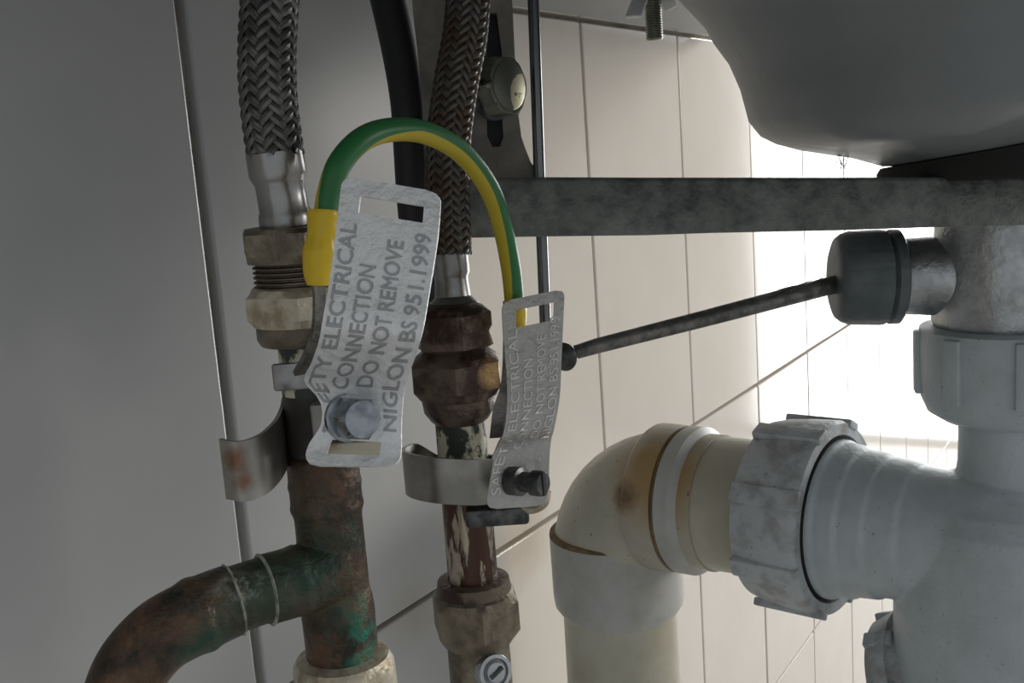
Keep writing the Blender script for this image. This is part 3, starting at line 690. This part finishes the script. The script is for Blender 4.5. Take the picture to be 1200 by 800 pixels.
# top nut
bm = bmesh.new(); pxl(DR, [(378, 88), (381, 97), (392, 99), (440, 98), (462, 95), (478, 88), (488, 72), (490, 56)], bm=bm, seg=72); 
A_ = V(DR, 384); B_ = V(DR, 458); lugs(bm, A_, (B_ - A_).normalized(), (B_ - A_).length, 98 * .368 / FPX, 8, .006, .0016, 2.05)
link('inlet_nut', bm, WPL, tr, smooth=40)
# big nut on the arm
A_ = NC - AX * .012; B_ = NC + AX * .0165; LL = (B_ - A_).length
bm = bmesh.new()
lathe(bm, A_, B_, [(0, 80 * m), (0, 96 * m), (.06, 104 * m), (.25, 108 * m), (.6, 111 * m), (.93, 112 * m), (1, 109 * m), (1.0, 96 * m), (.93, 94 * m), (.9, 88 * m)], 96)
lugs(bm, A_ + AX * .002, AX, LL - .001, 110 * m, 8, .0075, .0016, .32)
tag(link('arm_nut', bm, DPL, tr, smooth=40), 'dusty white lugged nut on the side arm', None)
bm = bmesh.new(); lathe(bm, B_ - AX * .004, B_ + AX * .0003, [(0, 88 * m), (.5, 93.5 * m), (1, 92 * m), (1.2, 86 * m)], 72); link('rubber_seal', bm, GASK, tr)
# lower nut behind the body
a = P(1040, 800, .412); b = P(1100, 795, .400); m2 = .40 / FPX
bm = bmesh.new(); lathe(bm, a, b, [(0, 60 * m2), (.1, 74 * m2), (.45, 82 * m2), (.55, 84 * m2), (.56, 76 * m2), (1, 74 * m2)], 64); lugs(bm, a + (b - a) * .1, (b - a).normalized(), .011, 76 * m2, 8, .006, .002, .5); link('outlet_nut', bm, DPL, tr, smooth=40)

wp = thing('cream_waste_pipe', P(727, 760, .476), 'cream plastic waste elbow with brown stains, turning down left of nut', 'pipe')
EC = P(722, 574, .476); mz = .476 / FPX
PC = (722, 640, .476)
# elbow: from the arm axis bending down
h0 = NC - AX * .052
dn = -UPW; hc = NC - AX * ((NC - EC).dot(AX)) ; corner = Vector((V(PC, 574).x, V(PC, 574).y, V(PC, 574).z))
hd = (NC - corner).normalized(); rb = .030
pts = [corner + hd * .052]
for k in range(0, 13):
    f = k / 12 * math.pi / 2
    cc = corner + hd * rb + dn * rb
    pts.append(cc - dn * rb * math.cos(f) - hd * rb * math.sin(f))
pts.append(corner + dn * .040)
bm = bmesh.new(); tube(bm, [pts[0], pts[0].lerp(pts[1], .5)] + pts[1:], lambda t: 74 * mz, 56); link('elbow', bm, CREAM, wp)
bm = bmesh.new(); q = corner + hd * .0225; lathe(bm, q, q + hd * .013, [(0, 74 * mz), (0, 80 * mz), (.1, 82 * mz), (.5, 82 * mz), (1, 81 * mz), (1, 70 * mz)], 64); link('elbow_socket', bm, CREAM, wp)
bm = bmesh.new(); q = corner + hd * .0355; lathe(bm, q, q + hd * .0016, [(0, 79 * mz), (.5, 80.5 * mz), (1, 78.5 * mz)], 64); tag(link('stained_ring', bm, GRIME, wp), 'brown stained joint ring', None)
bm = bmesh.new(); q = corner + hd * .0365; lathe(bm, q, q + hd * .012, [(0, 78 * mz), (.1, 81 * mz), (.6, 81 * mz), (.75, 76 * mz), (.85, 73 * mz), (1, 72 * mz)], 64); link('collar', bm, SOCK, wp)
bm = bmesh.new(); lathe(bm, corner + hd * .045, NC - hd * .0115, [(0, 72 * mz), (.5, 72 * mz), (1, 70 * mz)], 64); link('side_pipe', bm, CPIPE, wp)
bm = bmesh.new(); pxl(PC, [(620, 70), (621, 76), (624, 77.5), (690, 76.5), (702, 75), (712, 68), (713, 64)], bm=bm, seg=64); link('lower_socket', bm, SOCK, wp)
bm = bmesh.new(); pxl(PC, [(617, 74), (619, 77), (622, 77.5), (624, 74)], bm=bm, seg=64); tag(link('dirt_ring', bm, GRIME, wp), 'brown dirt line at the joint', None)
bm = bmesh.new(); pxl(PC, [(700, 66), (960, 66)], bm=bm, seg=64); link('down_pipe', bm, CPIPE, wp)
